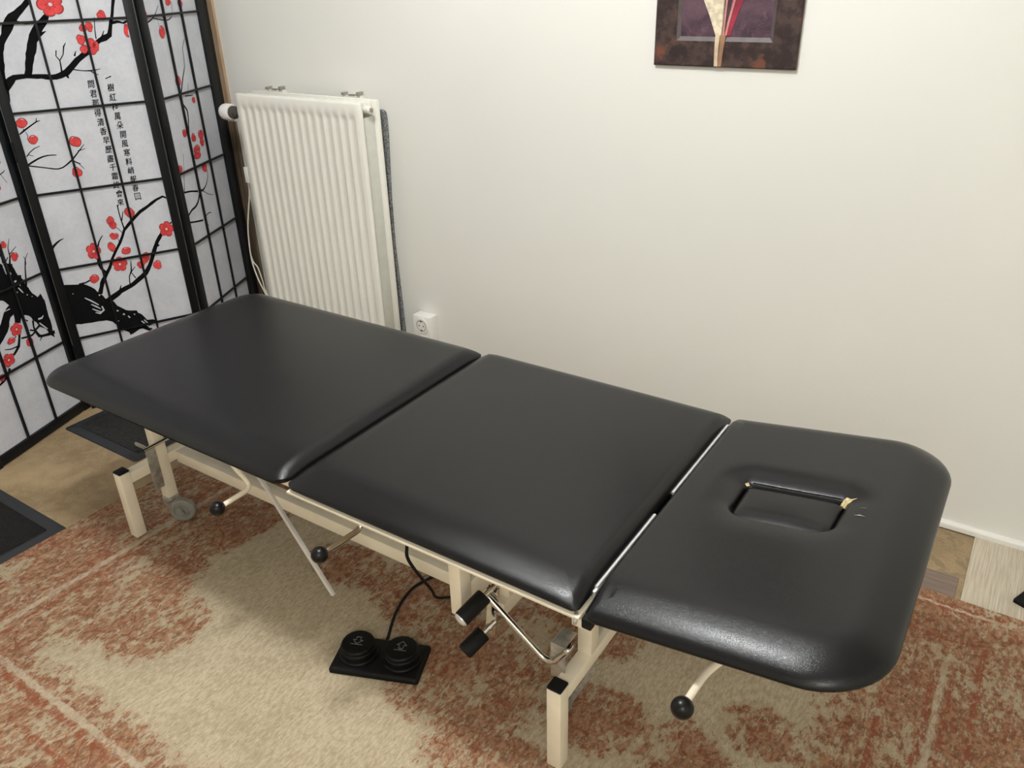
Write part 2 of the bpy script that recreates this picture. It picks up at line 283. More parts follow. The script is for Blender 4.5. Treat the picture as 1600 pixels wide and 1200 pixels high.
def box(bm, x0, x1, y0, y1, z0, z1, mat=0, bev=0, seg=2):
    vs = [bm.verts.new((x, y, z)) for x in (x0, x1) for y in (y0, y1) for z in (z0, z1)]
    fs = [bm.faces.new([vs[i] for i in q]) for q in ((0, 1, 3, 2), (4, 6, 7, 5), (0, 4, 5, 1), (2, 3, 7, 6), (0, 2, 6, 4), (1, 5, 7, 3))]
    for f in fs: f.material_index = mat
    if bev:
        es = list({e for f in fs for e in f.edges})
        r = bmesh.ops.bevel(bm, geom=es, offset=bev, segments=seg, profile=.5, affect='EDGES')
        for f in r['faces']: f.material_index = mat
    return bm
def boxo(name, b, m, parent=None, bev=.002, **kw):
    return obj(name, box(BM(), *b, bev=bev), m, parent, smooth=40, **kw)
def rings(bm, rs, closed_start=True, closed_end=True, mat=0):
    """skin a stack of equal-length closed loops"""
    L = [[bm.verts.new(p) for p in r] for r in rs]; n = len(L[0])
    for a, b in zip(L, L[1:]):
        for i in range(n):
            f = bm.faces.new((a[i], a[(i + 1) % n], b[(i + 1) % n], b[i])); f.material_index = mat
    if closed_start: bm.faces.new(L[0][::-1]).material_index = mat
    if closed_end: bm.faces.new(L[-1]).material_index = mat
    return L
def lathe(bm, prof, o=(0, 0, 0), axis=(0, 0, 1), n=32, mat=0, caps=True):
    """prof = [(radius, height)...] turned about an axis through o"""
    z = Vector(axis).normalized(); x = z.orthogonal().normalized(); y = z.cross(x); o = Vector(o)
    rs = [[o + z * h + (x * math.cos(2 * PI * k / n) + y * math.sin(2 * PI * k / n)) * max(r, 1e-5) for k in range(n)] for r, h in prof]
    rings(bm, rs, caps, caps, mat=mat); return bm
def catmull(P, sub=8):
    P = [Vector(p) for p in P]; out = []
    for i in range(len(P) - 1):
        a, b, c, d = P[max(i - 1, 0)], P[i], P[i + 1], P[min(i + 2, len(P) - 1)]
        for k in range(sub):
            t = k / sub
            out.append(.5 * ((2 * b) + (c - a) * t + (2 * a - 5 * b + 4 * c - d) * t * t + (3 * b - a - 3 * c + d) * t ** 3))
    return out + [P[-1]]
def round_path(P, r, seg=6):
    """polyline with its corners rounded"""
    P = [Vector(p) for p in P]; out = [P[0]]
    for a, b, c in zip(P, P[1:], P[2:]):
        u = (a - b).normalized(); w = (c - b).normalized(); k = min(r, (a - b).length * .45, (c - b).length * .45)
        for i in range(seg + 1):
            t = i / seg; p, q = b + u * k, b + w * k
            out.append((1 - t) ** 2 * p + 2 * t * (1 - t) * b + t * t * q)
    return out + [P[-1]]
def tube(bm, P, r, n=12, mat=0, flat=None):
    P = [Vector(p) for p in P]; rs = []; ref = None
    for i, p in enumerate(P):
        d = (P[min(i + 1, len(P) - 1)] - P[max(i - 1, 0)]).normalized()
        if ref is None: ref = d.orthogonal().normalized()
        ref = (ref - d * ref.dot(d)).normalized(); s = d.cross(ref)
        rs.append([p + ref * math.cos(2 * PI * k / n) * r + s * math.sin(2 * PI * k / n) * r for k in range(n)])
    rings(bm, rs, mat=mat); return bm
def rrect(x0, x1, y0, y1, rad, inset=0, nc=10, ne=24):
    """rounded rectangle; rad = radii at (x1,y0) (x1,y1) (x0,y1) (x0,y0); same point count at every inset"""
    c = [(x1, y0, -PI / 2), (x1, y1, 0), (x0, y1, PI / 2), (x0, y0, PI)]
    sg = [(-1, 1), (-1, -1), (1, -1), (1, 1)]; arcs = []
    for (cx, cy, a), (sx, sy), r in zip(c, sg, rad):
        rr = max(r - inset, .0008); k = inset + rr
        arcs.append([(cx + sx * k + rr * math.cos(a + PI / 2 * i / nc), cy + sy * k + rr * math.sin(a + PI / 2 * i / nc)) for i in range(nc + 1)])
    out = []
    for i, A in enumerate(arcs):
        out += A; B = arcs[(i + 1) % 4][0]; E = A[-1]
        out += [(E[0] + (B[0] - E[0]) * j / ne, E[1] + (B[1] - E[1]) * j / ne) for j in range(1, ne)]
    return out
def inside(x, y, x0, x1, y0, y1, rad):
    """distance from the edge of a rounded rectangle, positive inside"""
    cx, cy = (x0 + x1) / 2, (y0 + y1) / 2
    r = rad[0 if y < cy else 1] if x > cx else rad[3 if y < cy else 2]
    qx, qy = abs(x - cx) - (x1 - x0) / 2 + r, abs(y - cy) - (y1 - y0) / 2 + r
    return r - min(max(qx, qy), 0) - math.hypot(max(qx, 0), max(qy, 0))
def pad(x0, x1, y0, y1, bot, top, rad, roll=(.03, .03, .03, .03), crown=.004, hole=None, hrad=None, under=.012, zk=.30, lip=.22, height=None):
    """upholstered pad: rolled edge, slightly crowned top, optional rounded opening"""
    bm = BM(); zm = bot + (top - bot) * zk; rs = []
    cx, cy = (x0 + x1) / 2, (y0 + y1) / 2; hx, hy = (x1 - x0) / 2, (y1 - y0) / 2
    def z(x, y):
        d = max(inside(x, y, x0, x1, y0, y1, rad), 0)
        F = lambda g, w: (1 - lip) * (1 - (1 - min(max(g / w, 0), 1)) ** 2) + lip * math.sqrt(1 - (1 - min(max(g / w * 6, 0), 1)) ** 2)
        f = 1                                                # each side rolls over its own width
        r = rad[0 if y < cy else 1] if x > cx else rad[3 if y < cy else 2]
        px, py = abs(x - cx) - hx + r, abs(y - cy) - hy + r
        if r > .05 and px > 0 and py > 0:                    # generous corner: the roll follows the curve
            wx, wy = roll[1 if x > cx else 0], roll[3 if y > cy else 2]; n = px * px + py * py
            f = F(d, (wx * px * px + wy * py * py) / n)
            h = zm + (top - zm) * f
            u, v = abs(x - cx) / hx, abs(y - cy) / hy
            return h + crown * max(0, 1 - u * u) * max(0, 1 - v * v)
        for g, w in ((x - x0, roll[0]), (x1 - x, roll[1]), (y - y0, roll[2]), (y1 - y, roll[3])): f *= F(g, w)
        h = zm + (top - zm) * f
        u, v = min(abs(x - cx) / hx, 1), min(abs(y - cy) / hy, 1)
        h += crown * (1 - u * u) * (1 - v * v)
        if hole:
            e = max(-inside(x, y, *hole, hrad), 0)
            far = min(max((y - hole[2]) / (hole[3] - hole[2]), 0), 1)
            if e < .06: h -= (.006 + .011 * far) * (1 - e / .06) ** 2
            if e < .010: h -= .008 * (1 - math.sqrt(1 - (1 - e / .010) ** 2))
        return h
    if height is not None: height.append(z)
    R = lambda d, zz: [(x, y, zz) for x, y in rrect(x0, x1, y0, y1, rad, d)]
    rs += [R(under, bot), R(under * .35, bot + .003), R(.001, bot + (zm - bot) * .6)]
    for d in (0, .0006, .0015, .003, .005, .008, .012, .017, .023, .030, .038): rs.append([(x, y, z(x, y)) for x, y in rrect(x0, x1, y0, y1, rad, d)])
    D = rrect(x0, x1, y0, y1, rad, .038)
    if hole:
        H = lambda e: rrect(hole[0] - e, hole[1] + e, hole[2] - e, hole[3] + e, [h + e for h in hrad])
        E = H(.045)
        for k in range(1, 19): rs.append([(a[0] + (b[0] - a[0]) * k / 18, a[1] + (b[1] - a[1]) * k / 18) for a, b in zip(D, E)])
        for e in (.038, .032, .026, .021, .017, .0135, .0105, .008, .006, .0042, .0027, .0015, .0006, .0001): rs.append(H(e))
        rs = [[p if len(p) == 3 else (p[0], p[1], z(*p)) for p in q] for q in rs]
        rs += [[(x, y, top - .030) for x, y in H(0)], [(x, y, bot) for x, y in H(0)]]
        L = rings(bm, rs, False, False)
        for i in range(len(L[0])):                           # underside between rim and opening
            j = (i + 1) % len(L[0]); bm.faces.new((L[-1][i], L[-1][j], L[0][j], L[0][i]))
    else:
        for k in range(1, 22):
            q = [(x + (cx - x) * k / 22.5, y + (cy - y) * k / 22.5) for x, y in D]; rs.append([(x, y, z(x, y)) for x, y in q])
        rings(bm, rs)
    return bm

# ------------------------------------------------------------------ the room
YW = 2.077                                                    # face of the wall behind the table
struct('floor', box(BM(), -3.2, 2.3, -2.3, 2.2, -.1, 0), M['floor'])
struct('ceiling', box(BM(), -3.2, 2.3, -2.3, 2.2, 2.5, 2.6), M['ceiling'])
struct('wall_back', box(BM(), -3.2, 2.3, YW, YW + .12, 0, 2.5), M['wall'])
struct('wall_left', box(BM(), -3.2, -3.1, -2.3, YW, 0, 2.5), M['wall'])
struct('wall_right', box(BM(), 2.2, 2.3, -2.3, YW, 0, 2.5), M['wall'])
struct('wall_front', box(BM(), -3.1, 2.2, -2.3, -2.2, 0, 2.5), M['wall'])
bm = BM()                                                      # quarter-round skirting strip
pr = [(0, .004), (0, .0225)] + [(-.006 - .008 * math.sin(a), .0145 + .008 * math.cos(a)) for a in [PI / 2 * k / 6 for k in range(0, 7)]] + [(-.014, .004)]
rings(bm, [[(x, YW + y, z) for y, z in pr] for x in (-1.86, 2.2)])
struct('baseboard_back', bm, M['skirting'], smooth=35)
struct('trim_1', box(BM(), -2.76, -2.662, YW - .012, YW, .87, 2.5), M['trim'])
struct('trim_2', box(BM(), -2.76, -2.650, YW - .012, YW, 0, .87), M['old_wood'])
vf = obj('vinyl_floor_sheet', box(BM(), .063, 2.2, -2.2, YW - .001, 0, .004), M['oak'])
tag(vf, 'pale oak-look vinyl floor sheet on the right, beside the bare brown floor', 'flooring')
pk = obj('floor_plank', box(BM(), -.75, .050, 1.70, 1.868, 0, .003, bev=.001), M['plank'])
tag(pk, 'grey-brown wood plank lying half under the far edge of the rug', 'plank')

# rug: a thin thick-edged pile sheet
def sheet(x0, x1, y0, y1, h, r=.01, e=.004):
    bm = BM(); R = lambda d, z: [(x, y, z) for x, y in rrect(x0, x1, y0, y1, [r] * 4, d, 4, 20)]
    rings(bm, [R(0, .0005), R(0, h - e), R(e * .3, h - e * .3), R(e, h)]); return bm
rug = obj('rug', sheet(-2.052, .245, .175, 1.775, .012), M['rug'], smooth=50)
tag(rug, 'worn beige and rust-red patterned rug spread under the treatment table', 'rug')

def door_mat(name, label, x0, x1, y0, y1, h, pile, bw):
    t = thing(name, label, 'door mat', group='door mats beside the folding screen', loc=((x0 + x1) / 2, (y0 + y1) / 2, 0))
    ox, oy = (x0 + x1) / 2, (y0 + y1) / 2
    obj('rubber_border', sheet(x0 - ox, x1 - ox, y0 - oy, y1 - oy, h), M['mat_edge'], t, smooth=50)
    bm = BM(); R = lambda d, z: [(x, y, z) for x, y in rrect(x0 + bw - ox, x1 - bw - ox, y0 + bw - oy, y1 - bw - oy, [.008] * 4, d, 4, 10)]
    rings(bm, [R(0, h - .001), R(0, h + .002), R(.003, h + .004)]); obj('pile', bm, pile, t, smooth=50)
door_mat('door_mat', 'charcoal mat with rubber edge by the foot of the folding screen, farther of the two', -2.612, -2.205, 1.112, 1.355, .004, M['mat_pile'], .034)
door_mat('door_mat', 'black ribbed mat with rubber edge left of the rug, nearer of the two', -2.455, -2.060, .03, .803, .004, M['mat_rib'], .036)
bm = BM()                                                      # corner of a flat black thing at the right edge of the picture
rings(bm, [[(x, y, z) for x, y in rrect(0, .21, -.42, 0, [.004] * 4, d, 3, 2)] for d, z in ((0, .0045), (0, .012), (.002, .014))])
o = obj('floor_mat', bm, M['flat_black'], loc=(.166, 1.840, 0), rot=(0, 0, math.radians(66 - 5)), smooth=40)
o.rotation_euler = (0, 0, math.radians(67))
tag(o, 'corner of a flat black mat on the pale vinyl floor', 'mat')

# ------------------------------------------------------------------ treatment table
T = thing('treatment_table', 'black padded three-section treatment table on a cream steel frame with ball levers', 'treatment table', (-1.0, 1.165, 0))
TO = Vector((-1.0, 1.165, 0))
def W(p): return tuple(Vector(p) - TO)                         # world point to table coordinates
def tb(name, x0, x1, y0, y1, z0, z1, m='cream', bev=.002, parent=None, label=None):
    return boxo(name, (x0 - TO.x, x1 - TO.x, y0 - TO.y, y1 - TO.y, z0, z1), M[m], parent or T, bev, label=label)
def tt(name, P, r, m, rnd=0, n=14, parent=None, label=None, curve=False):
    P = [W(p) for p in P]
    P = catmull(P) if curve else (round_path(P, rnd) if rnd else P)
    return obj(name, tube(BM(), P, r, n), M[m], parent or T, smooth=50, label=label)
Y0, Y1 = .824, 1.517
def lpad(x0, x1, bot, top, rad, **kw): return pad(x0 - TO.x, x1 - TO.x, Y0 - TO.y, Y1 - TO.y, bot, top, rad, **kw)
obj('cushion', lpad(-2.012, -1.113, .464, .501, [.034, .018, .088, .076], roll=(.070, .034, .085, .050), crown=.004, under=.03, zk=.24), M['leather'], T, smooth=60, label='long foot-end cushion with rounded outer corners')
obj('cushion', lpad(-1.1035, -.4488, .4685, .501, [.014, .014, .014, .024], roll=(.040, .026, .085, .040), crown=.006, zk=.24), M['leather'], T, smooth=60, label='square middle cushion')
# head section, tilted up a little about its hinge
TH = math.atan(.140)
hd = pad(-.0035, .428, Y0 - TO.y, Y1 - TO.y, -.040, .003, [.112, .112, .022, .022], roll=(.018, .065, .092, .050), crown=.003, zk=.16, height=(HZ := []),
         hole=(.112, .286, 1.136 - TO.y, 1.253 - TO.y), hrad=[.034, .012, .012, .040])
hp = obj('cushion', hd, M['leather'], T, loc=(-.443 - TO.x, 0, .4995), rot=(0, -TH, 0), smooth=60, label='short raised head-end cushion with a face opening')
plug = pad(.1132, .2848, 1.1372 - TO.y, 1.2518 - TO.y, -.040, -.0075, [.033, .011, .011, .039], roll=(.016, .016, .040, .016), crown=.004, under=.002, zk=.62)
obj('face_hole_plug', plug, M['leather'], hp, smooth=60)
def seam(y, x0, x1, z):                                        # stitched piping round the opening
    return tube(BM(), [(x0 + (x1 - x0) * k / 12, y, z) for k in range(13)], .0011, 6)
obj('piping', seam(1.2590 - TO.y, .122, .278, HZ[0](.2, 1.2590 - TO.y) + .0004), M['leather'], hp, smooth=60)
def tear(pts, m, name, lab, h=.0025):
    bm = BM(); pts = [(x, y, HZ[0](x, y - TO.y) + .0007) for x, y, _ in pts]
    c = [sum(p[i] for p in pts) / len(pts) for i in (0, 1, 2)]
    lo = [bm.verts.new((p[0], p[1] - TO.y, p[2])) for p in pts]; c[2] = HZ[0](c[0], c[1] - TO.y); up = bm.verts.new((c[0], c[1] - TO.y, c[2] + h))
    for i in range(len(lo)): bm.faces.new((lo[i], lo[(i + 1) % len(lo)], up))
    bm.faces.new(lo[::-1]); obj(name, bm, m, hp, label=lab)
tear([(.276, 1.250, -.010), (.282, 1.247, -.011), (.287, 1.238, -.011), (.289, 1.246, -.0085), (.297, 1.255, -.004), (.303, 1.259, -.0015), (.293, 1.2575, -.004), (.285, 1.262, -.0055), (.281, 1.257, -.008)], M['foam'], 'tear', 'yellowed foam showing at a torn corner')
tear([(.109, 1.252, -.0085), (.113, 1.250, -.010), (.117, 1.254, -.009), (.114, 1.2575, -.0075)], M['foam'], 'tear', 'small tear at the other corner', .001)
tear([(.309, 1.2015, .0060), (.318, 1.200, .0060), (.329, 1.1985, .0055), (.318, 1.2035, .0060)], M['scuff'], 'scuff', 'pale scuff', .0006)
tear([(.309, 1.227, .0058), (.324, 1.2255, .0058), (.324, 1.2265, .0058)], M['scuff'], 'scuff', 'faint scuff', .0004)

# steel frame under the cushions
for y0, y1 in ((.8235, .905), (1.425, 1.505)): tb('frame_rail', -1.098, -.446, y0, y1, .4612, .4665, bev=.001)
for y0, y1 in ((.86, .90), (1.43, 1.47)): tb('frame_rail', -1.90, -1.112, y0, y1, .441, .4615)
tb('frame_rail', -.464, -.432, .834, 1.498, .436, .4545)
tb('frame_rail', -1.128, -1.086, .908, 1.43, .425, .458)
for y in (.885, 1.445):                                        # arms carrying the head section
    b = obj('head_arm', box(BM(), .03, .36, y - .013 - TO.y, y + .013 - TO.y, -.056, -.040, bev=.002), M['cream'], T, loc=(-.443 - TO.x, 0, .4995), rot=(0, -TH, 0), smooth=40)
tb('bumper', -.446, -.428, .832, .848, .440, .4605, 'rubber', .003)
obj('bolt', lathe(BM(), [(0, 0), (.006, 0), (.006, .006), (.0035, .007), (.0035, .020), (0, .020)], W((-.455, .834, .462)), (.4, -1, 0), 10), M['zinc'], T, smooth=30)
for y0, y1 in ((.885, 1.109), (1.187, 1.480)): 
    tt('hinge_rod', [(-.4478, y0, .4815), (-.4478, y1, .4815)], .0032, 'steel')
tb('hinge_block', -.451, -.444, 1.1092, 1.1868, .459, .474, 'rubber', .002)
for y in (.888, 1.478):
    tb('hinge_bracket', -.4510, -.4440, y - .012, y + .012, .459, .4800, 'steel', .0015)
# base: cross bars, beams, legs, posts
for xc in (-1.850, -.521):
    tb('cross_bar', xc - .0145, xc + .0145, .904, 1.426, .176, .207)
    for yc in (.889, 1.441):
        lg = tb('leg', xc - .015, xc + .015, yc - .015, yc + .015, .0125, .212)
        tb('end_cap', xc - .0152, xc + .0152, yc - .0152, yc + .0152, .2125, .219, 'rubber', .003, parent=lg, label='black plastic end cap')
    for yc in (1.0035, 1.327):
        z0 = .074 if xc < -1 else .2072
        tb('post', xc - .015, xc + .015, yc - .0155, yc + .0155, z0, .4405 if xc < -1 else   .4355)
for yc in (1.056, 1.274): tb('beam', -1.835, -.752, yc - .017, yc + .017, .168, .203)
tb('cross_bar', -.7518, -.7260, .917, 1.413, .2880, .340)
tb('cross_bar', -.7518, -.7260, 1.02, 1.31, .168, .203)
for yc in (1.056, 1.274): tb('post', -.7515, -.7263, yc - .015, yc + .015, .2032, .2877)
for yc in (.900, 1.43): tb('post', -.7520, -.7255, yc - .0165, yc + .0165, .2765, .4588)
tb('lift_column', -1.30, -1.20, 1.13, 1.20, .2035, .44)
tb('lift_arm', -1.30, -.80, 1.145, 1.185, .285, .32)
tb('cross_bar', -1.28, -1.22, 1.0735, 1.2565, .170, .2030)
# casters
def caster(x, y, top, wx, wy, ax, k=1):
    c = obj('caster', lathe(BM(), [(rr * k, hh) for rr, hh in [(0, top), (.0215, top), (.0225, top - .004), (.0225, top - .009), (.017, top - .011), (.017, top - .014), (.0235, top - .016), (.0235, top - .021), (.019, top - .024), (0, top - .024)]], W((x, y, 0)), (0, 0, 1), 24), M['zinc'], T, smooth=35)
    A = Vector(ax).normalized(); side = A
    bm = BM()
    for s in (-1, 1):                                          # fork cheeks reaching from the stem to the axle
        pts = [Vector((x, y, top - .012)), Vector((x, y, top - .024)), Vector((wx, wy, .036)), Vector((wx + (wx - x) * .25, wy + (wy - y) * .25, .046)), Vector((wx, wy, .060))]
        o1 = side * (s * .0130); o2 = side * (s * .0155)
        rings(bm, [[Vector(W(p)) + o1 for p in pts], [Vector(W(p)) + o2 for p in pts]])
    obj('fork', bm, M['zinc'], c, smooth=20)
    w = obj('wheel', lathe(BM(), [(0, -.011), (.015, -.011), (.016, -.008), (.0205, -.008), (.0225, -.0115), (.030, -.0115), (.034, -.008), (.034, .008), (.030, .0115), (.0225, .0115), (.0205, .008), (.016, .008), (.015, .011), (0, .011)], W((wx, wy, .0468)), A, 36), M['grey_wheel'], c, smooth=30)
caster(-1.850, 1.0035, .0738, -1.796, .999, (.62, -.78, 0))
caster(-1.850, 1.327, .0738, -1.796, 1.332, (.62, -.78, 0))
for y in (1.0035, 1.327): caster(-.521, y, .1755, -.570, y, (1, .1, 0), .55)
# locking plate and rod at the foot end
tb('lock_plate', -1.8350, -1.8312, .957, .985, .122, .252, 'zinc', .001)
tb('lock_plate', -1.874, -1.8312, .956, .962, .2524, .262, 'zinc', .0015)
tt('lock_rod', [(-1.8275, .950, .2545), (-1.8275, 1.345, .2545)], .0052, 'chrome')
# ball-ended levers
def lever(P, ball, r, m):
    l = tt('lever', P, .0058, m, .022)
    obj('knob', lathe(BM(), [(r * math.sin(PI * k / 14), -r * math.cos(PI * k / 14)) for k in range(15)], W(ball), (0, 1, 0), 28), M['knob'], l, smooth=60, label='black ball knob')
lever([(-1.372, .90, .455), (-1.335, .872, .428), (-1.296, .888, .368), (-1.300, .806, .364)], (-1.302, .798, .3635), .0165, 'cream')
lever([(-.966, .888, .455), (-.962, .884, .394), (-.976, .792, .390)], (-.978, .782, .3905), .0165, 'chrome')
lever([(-.175, .93, .478), (-.235, .895, .436), (-.250, .858, .430), (-.2535, .792, .4315)], (-.254, .780, .4318), .0165, 'cream')
# ratchet strut hanging from the foot section
st = W((-1.213, .851, .446)); en = Vector((-1.065, .870, .182)) - TO
d = (en - Vector(st)); ang = math.atan2(d.x, -d.z)
obj('support_strut', box(BM(), -.0045, .0045, -.004, .004, -d.length, .012, bev=.0012), M['steel'], T, loc=st, rot=(math.atan2(d.y, d.length), -ang, 0), smooth=40)
# foot lever of the lifting wheels: bent chrome bar, two plates, two rubber grips
tt('foot_lever', [(-.690, .920, .318), (-.556, .921, .217), (-.5215, .925, .268), (-.5215, .938, .270)], .0062, 'chrome', .03)
pl = obj('lever_plate', box(BM(), -.011, .011, -.0018, .0018, -.068, .062, bev=.001), M['chrome'], T, loc=W((-.690, .930, .276)), rot=(0, .10, .12), smooth=40)
def grip(p, q, cap):
    p, q = Vector(W(p)), Vector(W(q)); L = (q - p).length; ax = (q - p).normalized()
    g = obj('grip', lathe(BM(), [(0, .0), (.0135, .0005), (.0157, .003), (.0160, .006), (.0160, L - .002), (.0145, L), (0, L)], p, ax, 28), M['rubber'], T, smooth=50, label='black rubber foot grip')
    if cap: obj('grip_cap', lathe(BM(), [(0, -.0055), (.007, -.0047), (.012, -.0025), (.0148, .0005), (.0148, .003), (0, .003)], p, ax, 28), M['steel'], g, smooth=50, label='domed chrome end cap')
    obj('grip_rod', lathe(BM(), [(0, L), (.0055, L), (.0055, L + .012), (.0078, L + .012), (.0078, L + .018), (.0055, L + .018), (.0055, L + .030), (0, L + .030)], p, ax, 20), M['chrome'], g, smooth=40)
grip((-.706, .853, .307), (-.690, .908, .330), True)
grip((-.702, .852, .229), (-.687, .896, .250), False)
tb('lever_bracket', -.558, -.528, .926, .9295, .186, .270, 'zinc', .001)
tb('lever_bracket', -.558, -.555, .9297, .972, .215, .270, 'zinc', .001)
tb('lever_bracket', -.5548, -.528, .9297, .972, .2665, .270, 'zinc', .001)
tt('lock_rod', [(-.512, 1.004, .240), (-.512, 1.326, .240)], .006, 'zinc')
# supply cable of the lifting motor
tt('cable', [(-.93, .97, .452), (-.905, .938, .41), (-.893, .930, .355), (-.896, .930, .318), (-.893, .945, .275), (-.93, 1.03, .14), (-.985, 1.11, .028), (-.955, 1.143, .0195), (-.93, 1.155, .018), (-.88, 1.206, .018), (-.835, 1.27, .018), (-.80, 1.33, .018), (-.9, 1.42, .018)], .0035, 'cable_black', curve=True, n=8)

# ------------------------------------------------------------------ two-button foot control
FA = math.radians(22)
F = thing('foot_pedal', 'black two-button foot control with up and down arrows lying on the rug', 'foot switch', (-.978, .898, .012))
F.rotation_euler = (0, 0, FA)
bm = BM(); R = lambda d, z: [(x, y, z) for x, y in rrect(-.101, .101, -.0525, .0525, [.006] * 4, d, 5, 6)]
rings(bm, [R(.002, .0003), R(0, .002), R(0, .010), R(.0025, .0135), R(.006, .0150)])
obj('base', bm, M['pedal'], F, smooth=45)
def stroke_loop(bm, pts, w, z, closed=True):
    """thin raised outline along a polygon"""
    n = len(pts)
    for i in range(n if closed else n - 1):
        a = Vector(pts[i]); b = Vector(pts[(i + 1) % n]); d = (b - a).normalized(); s = Vector((-d.y, d.x)) * w / 2; a = a - d * w / 2; b = b + d * w / 2
        lo = [bm.verts.new((p.x, p.y, z)) for p in (a - s, b - s, b + s, a + s)]; up = [bm.verts.new((p.x, p.y, z + .0004)) for p in (a - s, b - s, b + s, a + s)]
        bm.faces.new(up); bm.faces.new(lo[::-1])
        for k in range(4): bm.faces.new((lo[k], lo[(k + 1) % 4], up[(k + 1) % 4], up[k]))
ARROW = [(0, .012), (.011, .001), (.005, .001), (.005, -.008), (-.005, -.008), (-.005, .001), (-.011, .001)]
for bx, up in ((-.050, False), (.050, True)):
    b = obj('button', lathe(BM(), [(0, .012), (.0435, .012), (.0435, .0185), (.041, .021), (.0385, .0215), (.0385, .030), (.0395, .0315), (.0395, .0350), (.0375, .0375), (.0365, .0378), (.0365, .043), (.034, .0462), (.029, .0472), (0, .0475)], (bx, .003, 0), (0, 0, 1), 56), M['pedal'], F, smooth=30)
    k = 1 if up else -1; bm = BM()
    stroke_loop(bm, [(bx + x * 1.0, .008 + k * y) for x, y in ARROW], .0013, .0474)
    stroke_loop(bm, [(bx - .013, .008 - .0135), (bx + .013, .008 - .0135)], .0013, .0474, False)
    if up: stroke_loop(bm, [(bx - .004, .008 - .0105), (bx + .004, .008 - .0105)], .0010, .0474, False)
    obj('arrow_mark', bm, M['mark'], b, label='grey outlined arrow')
def FL(x, y, z):
    dx, dy = x + .978, y - .898; return (dx * math.cos(FA) + dy * math.sin(FA), -dx * math.sin(FA) + dy * math.cos(FA), z - .012)
obj('cable', tube(BM(), catmull([FL(-.998, .938, .020), FL(-1.006, .955, .020), FL(-1.028, .992, .0165), FL(-1.047, 1.031, .0160), FL(-1.060, 1.072, .0160), FL(-1.066, 1.115, .0160), FL(-1.058, 1.150, .0160), FL(-1.04, 1.20, .0160), FL(-1.00, 1.28, .0160)]), .0036, 8), M['cable_black'], F, smooth=60)

# ------------------------------------------------------------------ folding screen
MM = 1e-4
def ribbon(bm, pts, z, mat, rough=True):
    """tapered brush stroke on the sheet: (u, v, width) in tenths of a millimetre"""
    P = [(Vector((a * MM, b * MM)), c * MM) for a, b, c in pts]; Q = []
    for i in range(len(P) - 1):
        n = max(1, int((P[i + 1][0] - P[i][0]).length / .012))
        for k in range(n):
            t = k / n; p0 = P[max(i - 1, 0)][0]; p1, w1 = P[i]; p2, w2 = P[i + 1]; p3 = P[min(i + 2, len(P) - 1)][0]
            c = .5 * ((2 * p1) + (p2 - p0) * t + (2 * p0 - 5 * p1 + 4 * p2 - p3) * t * t + (3 * p1 - p0 - 3 * p2 + p3) * t ** 3)
            Q.append((c, w1 + (w2 - w1) * t))
    Q.append(P[-1]); L = []
    for i, (p, w) in enumerate(Q):
        d = (Q[min(i + 1, len(Q) - 1)][0] - Q[max(i - 1, 0)][0])
        d = d.normalized() if d.length > 1e-7 else Vector((1, 0))
        if rough and w > .008: p = p + Vector((random.uniform(-1, 1), random.uniform(-1, 1))) * w * .06; w *= random.uniform(.90, 1.12)
        s = Vector((-d.y, d.x)) * w / 2; L.append((p - s, p + s))
    V = [[bm.verts.new((q.x, z, q.y)) for q in l] for l in L]
    for a, b in zip(V, V[1:]): bm.faces.new((a[0], b[0], b[1], a[1])).material_index = mat
def poly(bm, pts, z, mat):
    f = bm.faces.new([bm.verts.new((x, z, y)) for x, y in pts]); f.material_index = mat
def ell(u, v, a, b, rot=0, n=20):
    return [(u + a * math.cos(t) * math.cos(rot) - b * math.sin(t) * math.sin(rot), v + a * math.cos(t) * math.sin(rot) + b * math.sin(t) * math.cos(rot)) for t in [2 * PI * k / n for k in range(n)]]
